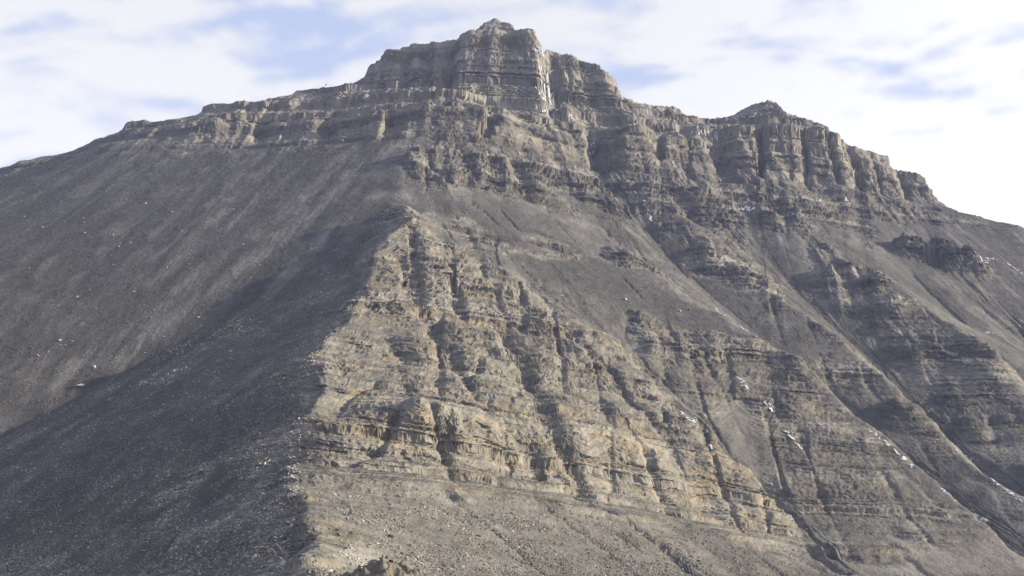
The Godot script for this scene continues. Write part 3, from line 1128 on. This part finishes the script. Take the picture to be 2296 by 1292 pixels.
func lay_stones() -> void:
	# scattered stones nobody could count
	var r := RandomNumberGenerator.new()
	r.seed = 99
	var buckets := [[], [], []]
	var colours := [[], [], []]
	var tries := 0
	var made := 0
	while made < 420000 and tries < 1800000:
		tries += 1
		var c := r.randi_range(60, COLS - 61)
		var q := r.randi_range(1, ROWS - 2)
		var o := c * ROWS + q
		var p := part_of[o]
		var scree := p == SCREE_BOWL or p == SPUR_FLANK or p == SPUR_SCREE or p >= RIB + 4
		if not scree and r.randf() > 0.22:
			continue
		if p >= RIB + 4 and r.randf() > 0.5:
			continue
		if p == SCREE_BOWL and r.randf() > 0.6:
			continue
		var pos := vert[o]
		var clump := n_tint.get_noise_2d(pos.x * 2.0, pos.z * 2.0)
		if r.randf() > (0.8 if p == SPUR_FLANK else 0.55) + clump * 1.2:
			continue
		var size := 0.16 + 0.16 / pow(r.randf_range(0.05, 1.0), 0.75)
		size = minf(size, 1.5) * (0.75 if not scree else 1.0) * (0.6 if p >= RIB + 4 else 1.0)
		var b := Basis.from_euler(Vector3(r.randf() * 0.8, r.randf() * TAU, r.randf() * 0.8)).scaled(Vector3.ONE * size * 0.62)
		var k := r.randi_range(0, 2)
		buckets[k].append(Transform3D(b, pos + Vector3(0, size * r.randf_range(-0.12, 0.14), 0)))
		var base := tint[o]
		var light := r.randf_range(0.8, 1.6) if r.randf() < 0.9 else r.randf_range(1.6, 2.6)
		var cc := base * light * (2.1 if p == SPUR_FLANK else 1.0)
		cc.a = 1.0
		colours[k].append(cc)
		made += 1
	var m := StandardMaterial3D.new()
	m.vertex_color_use_as_albedo = true
	m.roughness = 0.95
	m.metallic_specular = 0.2
	for k in 3:
		var mm := MultiMesh.new()
		mm.transform_format = MultiMesh.TRANSFORM_3D
		mm.use_colors = true
		mm.mesh = boulder_mesh(300 + k, [Vector3(1, 0.62, 0.8), Vector3(1.15, 0.4, 0.8), Vector3(0.9, 0.75, 0.9)][k], 1)
		mm.instance_count = buckets[k].size()
		for i in buckets[k].size():
			mm.set_instance_transform(i, buckets[k][i])
			mm.set_instance_color(i, colours[k][i])
		var o := MultiMeshInstance3D.new()
		o.name = "scree_stones"
		o.multimesh = mm
		o.material_override = m
		tag(o, ["countless chunky grey stones strewn over the scree", "countless flat slabby stones strewn over the scree", "countless blocky stones strewn over the scree"][k], "stones", "stuff")
		add_child(o, true)


func put_boulder(px: float, py: float, size: float, shape: int, mat: Material, label: String, group := "") -> void:
	var p := hit(px, py)
	if p == Vector3.ZERO:
		return
	var o := MeshInstance3D.new()
	o.name = "boulder"
	o.mesh = boulder_shapes[shape]
	o.material_override = mat
	var r := RandomNumberGenerator.new()
	r.seed = int(px * 31.0 + py * 7.0)
	o.transform = Transform3D(Basis.from_euler(Vector3(r.randf_range(-0.3, 0.3), r.randf() * TAU, r.randf_range(-0.3, 0.3))).scaled(Vector3.ONE * size * 0.62), p + Vector3(0, size * 0.18, 0))
	tag(o, label, "boulder", "", group)
	add_child(o, true)


var boulder_shapes := []


func lay_boulders() -> void:
	for k in 8:
		boulder_shapes.append(boulder_mesh(500 + k * 3, [Vector3(1, 0.7, 0.8), Vector3(1.5, 0.5, 0.8), Vector3(0.9, 0.9, 0.8), Vector3(1.2, 0.55, 0.9)][k % 4], 2))
	var pale := stone_material(Color(0.36, 0.35, 0.325))
	var buff := stone_material(Color(0.225, 0.21, 0.178))
	var dark := stone_material(Color(0.13, 0.125, 0.12))
	for b in [
			[182, 868, 4.4, 1, pale, "long pale slab at the shadow edge low on the left scree slope"],
			[133, 765, 3.0, 3, pale, "pale boulder alone at the far left, above the long pale slab"],
			[211, 825, 2.8, 2, pale, "squat pale boulder just above the long slab by the shadow edge"],
			[187, 490, 2.2, 0, pale, "upper of two close pale boulders high on the dark left slope"],
			[188, 500, 2.0, 3, pale, "lower of two close pale boulders high on the dark left slope"],
			[190, 523, 1.8, 2, pale, "small pale boulder under the close pair high on the left slope"],
			[300, 655, 2.0, 0, pale, "pale boulder in the middle of the sunlit scree, left of the spur"],
			[445, 713, 1.9, 3, pale, "whitish boulder on sunlit scree near the upper shadow edge"],
			[518, 790, 2.3, 2, pale, "pale boulder standing in the shaded flank, nearest its upper edge"],
			[367, 855, 1.9, 0, pale, "pale boulder in the shaded flank right of the long slab"],
			[1402, 673, 3.6, 0, pale, "largest pale block on the smooth grey rib's scree"],
			[1545, 696, 2.8, 2, dark, "dark block on the smooth grey rib, beside a small pale one"],
			[1525, 699, 2.4, 0, pale, "small pale block beside the dark one on the smooth rib"],
			[1389, 632, 2.2, 3, buff, "buff block just below the ledge nose of the smooth rib"],
			[1472, 663, 2.0, 1, pale, "flat pale block alone mid-slope on the smooth rib"],
			[1043, 478, 3.2, 0, buff, "buff block on the scree below the stepped ledges, right of the spur top"],
			[1148, 452, 2.6, 1, pale, "flat whitish block at the foot of the stepped ledges"],
			[1065, 502, 2.2, 2, pale, "pale block on scree right of the spur's top"],
			[876, 1205, 2.4, 3, buff, "buff slab on the sunlit scree above the bottom outcrop"],
			[895, 1230, 1.6, 0, pale, "pale rock right of the buff slab above the bottom outcrop"],
			[790, 1198, 1.3, 2, dark, "dark rock on the sunlit scree below the spur's notch"],
			[1193, 1268, 1.9, 2, dark, "dark round rock on the scree at bottom centre"],
			[1728, 1088, 2.4, 2, pale, "round pale rock beside the dark gully under the right cliffs"],
			[1780, 1235, 2.2, 0, buff, "upper buff rock of a cluster on the scree at lower right"],
			[1800, 1245, 1.9, 3, buff, "flat buff rock of a cluster on the scree at lower right"]]:
		put_boulder(b[0], b[1], b[2], b[3], b[4], b[5])
	var r := RandomNumberGenerator.new()
	r.seed = 1234
	var fields := [
		[40, 420, 560, 620, 24, 1.1, 2.0, pale, "pale boulder on the dark upper left scree", "pale boulders on the upper left scree"],
		[60, 640, 420, 820, 22, 0.9, 1.9, pale, "pale boulder on the sunlit left scree", "pale boulders on the sunlit left scree"],
		[60, 960, 560, 1240, 40, 0.7, 1.6, buff, "grey-buff rock on the spur's shaded flank", "rocks on the shaded flank"],
		[730, 1080, 1050, 1250, 45, 0.6, 1.4, buff, "buff rock on the spur-foot scree", "rocks on the scree at the spur's foot"],
		[1050, 1120, 1500, 1280, 35, 0.7, 1.5, buff, "brown-grey rock on the furrowed bottom scree", "rocks on the furrowed scree"],
		[1200, 580, 1600, 740, 22, 1.0, 2.0, pale, "pale block on the smooth rib", "small blocks on the smooth rib"],
		[900, 340, 1100, 372, 30, 1.2, 2.6, pale, "whitish block below the cliff tier", "white rubble below the cliff tier"],
		[1760, 1090, 1900, 1270, 14, 0.9, 1.9, buff, "grey rock below the right-hand gullies", "rocks below the right gullies"]]
	for f in fields:
		for k in f[4]:
			var px := r.randf_range(f[0], f[2])
			var py := r.randf_range(f[1], f[3])
			var shape := r.randi_range(0, 7)
			var across: String = ["left part", "middle", "right part"][clampi(int((px - f[0]) / (f[2] - f[0]) * 3.0), 0, 2)]
			var high: String = "upper" if py < (f[1] + f[3]) * 0.5 else "lower"
			var word: String = ["chunky", "long flat", "rounded", "slabby"][shape % 4]
			put_boulder(px, py, r.randf_range(f[5], f[6]) * (0.8 + 0.4 * r.randf()), shape, f[7], "%s %s, in the %s %s" % [word, f[8], high, across], f[9])


# A patch of old snow: a thin lens that follows the ground, ragged at its rim.
func snow(called: String, line: Array, width: float, label: String, category: String, mat: Material, seed_no: int, thick := 0.22) -> void:
	var pts := []
	for i in range(0, line.size(), 2):
		var p := hit(line[i], line[i + 1])
		if p != Vector3.ZERO:
			pts.append(p)
	if pts.size() < 2:
		return
	var length := 0.0
	for k in pts.size() - 1:
		length += Vector2(pts[k].x - pts[k + 1].x, pts[k].z - pts[k + 1].z).length()
	var n := clampi(int(length / 0.7), 12, 160)
	var m := clampi(int(width / 0.5), 8, 40)
	var st := SurfaceTool.new()
	st.begin(Mesh.PRIMITIVE_TRIANGLES)
	var keep := PackedByteArray()
	var origin: Vector3 = pts[0]
	for i in n + 1:
		var t := i * (pts.size() - 1.0) / n
		var k := mini(int(t), pts.size() - 2)
		var a: Vector3 = pts[k]
		var b: Vector3 = pts[k + 1]
		var p := a.lerp(b, t - k)
		var along := Vector2(b.x - a.x, b.z - a.z).normalized()
		var side := Vector2(-along.y, along.x)
		var wob := n_rough.get_noise_2d(i * 1.1 + seed_no * 31.0, 5.0)
		for j in m + 1:
			var s := (j / float(m) - 0.5) * width
			var q := Vector2(p.x, p.z) + side * (s + wob * width * 0.4)
			var rim := minf(1.0 - absf(j / float(m) - 0.5) * 2.0, minf(i, n - i) / (n * 0.12))
			var w := rim * 0.9 - 0.58 + n_rough.get_noise_2d(q.x * 2.2, q.y * 2.2 + seed_no) * 1.7
			keep.append(1 if w > 0.0 else 0)
			var y := maxf(height(q.x, -q.y), height(q.x + 0.6, -q.y + 0.6)) + thick * clampf(w * 2.0, 0.0, 1.0)
			st.add_vertex(Vector3(q.x, y, q.y) - origin)
	var any := false
	for i in n:
		for j in m:
			var o := i * (m + 1) + j
			if keep[o] + keep[o + 1] + keep[o + m + 1] + keep[o + m + 2] >= 3:
				any = true
				for v in [o, o + m + 1, o + 1, o + 1, o + m + 1, o + m + 2]:
					st.add_index(v)
	if not any:
		print("no snow ", label)
		return
	st.generate_normals()
	var mesh := st.commit()
	var o := MeshInstance3D.new()
	o.name = called
	o.mesh = mesh
	o.position = origin
	o.material_override = mat
	tag(o, label, category, "", "")
	add_child(o, true)


func lay_snow() -> void:
	var m := StandardMaterial3D.new()
	m.albedo_color = Color(0.36, 0.372, 0.4).linear_to_srgb()
	m.roughness = 0.7
	m.cull_mode = BaseMaterial3D.CULL_DISABLED
	var k := 0
	for s in [
			[[1528, 922, 1542, 938, 1556, 955], 9.0, "short wide snow patch in the gully beside the tan spur's right edge"],
			[[1572, 983, 1590, 1000, 1606, 1014], 4.5, "thin snow streak below the wide patch in the spur's right gully"],
			[[1655, 845, 1668, 862, 1682, 880], 6.0, "snow streak under the cliffs at the end of the smooth rib"],
			[[1712, 902, 1724, 914, 1738, 928], 4.5, "snow patch below and right of the streak under the rib's cliffs"],
			[[1755, 965, 1780, 990, 1800, 1008], 3.5, "faint snow streak on the cliffy lower half of the smooth rib"],
			[[1950, 962, 1975, 985, 2000, 1004], 4.5, "uppermost long snow streak in the straight gully at lower right"],
			[[2002, 1008, 2025, 1030, 2048, 1048], 5.0, "middle snow streak in the straight gully at lower right"],
			[[2105, 1092, 2120, 1106, 2138, 1118], 5.0, "bright snow patch low in the straight gully at lower right"],
			[[2186, 1152, 2200, 1164, 2214, 1174], 3.5, "lowest snow scrap of the straight gully at lower right"],
			[[1605, 690, 1625, 708, 1650, 726], 4.0, "snow streak at the upper bend of the gully behind the smooth rib"],
			[[1655, 728, 1675, 742, 1692, 756], 3.5, "snow scrap just below the upper bend behind the smooth rib"],
			[[1655, 466, 1672, 470, 1692, 474], 9.0, "bright snow patch on dark ledges beneath the ridge buttresses"],
			[[1834, 446, 1840, 452, 1846, 458], 7.0, "left one of two tiny snow spots under the ridge's right cliffs"],
			[[1893, 446, 1899, 452, 1906, 459], 7.0, "right one of two tiny snow spots under the ridge's right cliffs"],
			[[2148, 1012, 2165, 1022, 2184, 1034], 3.5, "upper snow streak of the gully nearest the right edge"],
			[[2205, 1060, 2228, 1078, 2246, 1092], 3.5, "middle snow streak of the gully nearest the right edge"],
			[[2252, 1096, 2272, 1112, 2292, 1128], 3.5, "lowest snow streak of the gully nearest the right edge"],
			[[2195, 584, 2215, 580, 2235, 582], 4.0, "flat snow streak on the far scree right of the two small towers"],
			[[2255, 590, 2275, 602, 2294, 616], 5.0, "slanting snow streak at the right edge, far scree"],
			[[2210, 748, 2222, 745, 2232, 750], 5.0, "snow scrap in the shaded hollow near the right edge"],
			[[1440, 445, 1452, 470, 1462, 500], 4.0, "thin snow trace in the gully top left of the dark ledges"],
			[[1545, 300, 1580, 296, 1610, 290], 7.0, "snow dusting on the saddle between summit and lower peak"],
			[[1400, 255, 1415, 268, 1430, 276], 6.0, "snow trace on the ledge left of the ridge's first buttress"]]:
		snow("snow_patch" if k == 0 else "snow_patch_%03d" % k, s[0], s[1], s[2], "snow", m, k)
		k += 1
	var ice := StandardMaterial3D.new()
	ice.albedo_color = Color(0.36, 0.375, 0.41).linear_to_srgb()
	ice.roughness = 0.45
	ice.cull_mode = BaseMaterial3D.CULL_DISABLED
	k = 0
	for s in [
			[[1196, 118, 1206, 130, 1216, 142, 1224, 165, 1232, 190], 12.0, "thin frozen sheet down the right side of the summit tower"],
			[[1200, 216, 1216, 226, 1230, 236, 1240, 244], 14.0, "bright ice patch at the foot of the summit tower's right side"],
			[[1258, 238, 1270, 246, 1280, 256, 1284, 268], 7.0, "small icefall right of the bright ice at the tower foot"],
			[[1318, 336, 1330, 326, 1338, 318], 5.0, "icy trace on the ledges below the icefall"]]:
		snow("ice_sheet" if k == 0 else "ice_sheet_%03d" % k, s[0], s[1], s[2], "ice", ice, 60 + k, 0.8)
		k += 1


func lay_details() -> void:
	# cairn on the skyline, left of the summit
	var p := hit(731, 196)
	var cairn := holder("cairn", "small dark stone cairn on the skyline left of the summit", "cairn")
	if p == Vector3.ZERO:
		p = at(731, 192, 1425) * Vector3(1, 1, -1)
	cairn.position = p
	var dark := stone_material(Color(0.1, 0.098, 0.095))
	for k in 7:
		var o := MeshInstance3D.new()
		o.name = "stone"
		o.mesh = boulder_shapes[k % 8]
		o.material_override = dark
		o.transform = Transform3D(Basis.from_euler(Vector3(0.1 * k, k * 1.3, 0.0)).scaled(Vector3.ONE * (0.95 - 0.09 * k)), Vector3(0.1 * sin(k * 2.1), 0.1 + 0.36 * k, 0.1 * cos(k * 1.7)))
		cairn.add_child(o, true)
	# the one green tuft, at the foot of the lower cliff
	p = hit(1200, 1074)
	var tuft := holder("moss_tuft", "small green tuft at the foot of the spur's lower cliff", "plant")
	tuft.position = p
	var green := StandardMaterial3D.new()
	green.albedo_color = Color(0.085, 0.115, 0.035).linear_to_srgb()
	green.roughness = 0.9
	green.cull_mode = BaseMaterial3D.CULL_DISABLED
	var r := RandomNumberGenerator.new()
	r.seed = 3
	var st := SurfaceTool.new()
	st.begin(Mesh.PRIMITIVE_TRIANGLES)
	for k in 420:
		var b := Vector3(r.randfn(0, 1.0), 0, r.randfn(0, 0.7))
		b.y = height(p.x + b.x, -(p.z + b.z)) - p.y
		var tip := b + Vector3(r.randf_range(-0.35, 0.35), r.randf_range(0.3, 0.9), r.randf_range(-0.2, 0.4))
		var s := Vector3(r.randf_range(0.08, 0.2), 0.0, r.randf_range(-0.1, 0.1))
		st.add_vertex(b - s)
		st.add_vertex(tip)
		st.add_vertex(b + s)
	st.generate_normals()
	var leaves := MeshInstance3D.new()
	leaves.name = "leaves"
	leaves.mesh = st.commit()
	leaves.material_override = green
	tuft.add_child(leaves, true)
	outcrop()


# The knob of layered rock that pokes into the bottom of the view.
func outcrop() -> void:
	var o := holder("rock_outcrop", "layered rock knob poking up at the bottom edge, one side dark", "rock outcrop")
	var top := at(862, 1252, 232)
	o.position = Vector3(top.x, 14.0, -232)
	var n := FastNoiseLite.new()
	n.seed = 77
	n.frequency = 0.22
	n.fractal_octaves = 4
	var w := 150
	var l := 110
	var st := SurfaceTool.new()
	st.begin(Mesh.PRIMITIVE_TRIANGLES)
	var rise := top.y - 14.0
	for j in l + 1:
		for i in w + 1:
			var x := lerpf(-14.0, 22.0, i / float(w))
			var z := lerpf(14.0, -16.0, j / float(l))
			# ridge line through the top: steep on the left, easing off to the right
			var prof := rise + 0.2 - (maxf(-x, 0.0) * 0.5 + maxf(x, 0.0) * 0.38) - absf(z) * 0.45
			var y := prof + n.get_noise_2d(x * 1.2, z * 1.2) * 2.2
			var f := y / 0.8
			y = lerpf(y, (floorf(f) + smoothstep(0.3, 0.9, f - floorf(f))) * 0.8, 0.75)
			y += n.get_noise_2d(x * 6.0 + 40.0, z * 6.0) * 0.25
			var g := 1.0 + 0.35 * n.get_noise_2d(x * 4.0, z * 4.0)
			st.set_color(Color(0.125 * g, 0.114 * g, 0.093 * g))
			st.add_vertex(Vector3(x + n.get_noise_3d(x, y * 4.0, z) * 0.5, maxf(y, -9.0), z))
	for j in l:
		for i in w:
			var q := j * (w + 1) + i
			for v in [q, q + w + 1, q + 1, q + 1, q + w + 1, q + w + 2]:
				st.add_index(v)
	st.generate_normals()
	var m := MeshInstance3D.new()
	m.name = "layered_rock"
	m.mesh = st.commit()
	m.material_override = land_mat
	o.add_child(m, true)
	var slab_mat := stone_material(Color(0.17, 0.155, 0.125))
	var r := RandomNumberGenerator.new()
	r.seed = 8
	for k in 16:
		var s := MeshInstance3D.new()
		s.name = "rock_slab"
		s.mesh = boulder_shapes[(k * 3 + 1) % 8]
		s.material_override = slab_mat
		var x := r.randf_range(-4.0, 9.0)
		var y := rise + 0.1 - (maxf(-x, 0.0) * 0.5 + maxf(x, 0.0) * 0.38)
		s.transform = Transform3D(Basis.from_euler(Vector3(0.1, r.randf() * TAU, r.randf_range(-0.25, 0.25))).scaled(Vector3(0.5, 0.4, 0.5) * r.randf_range(0.7, 1.6)), Vector3(x, y - 0.1, r.randf_range(-0.5, 1.5)))
		o.add_child(s, true)
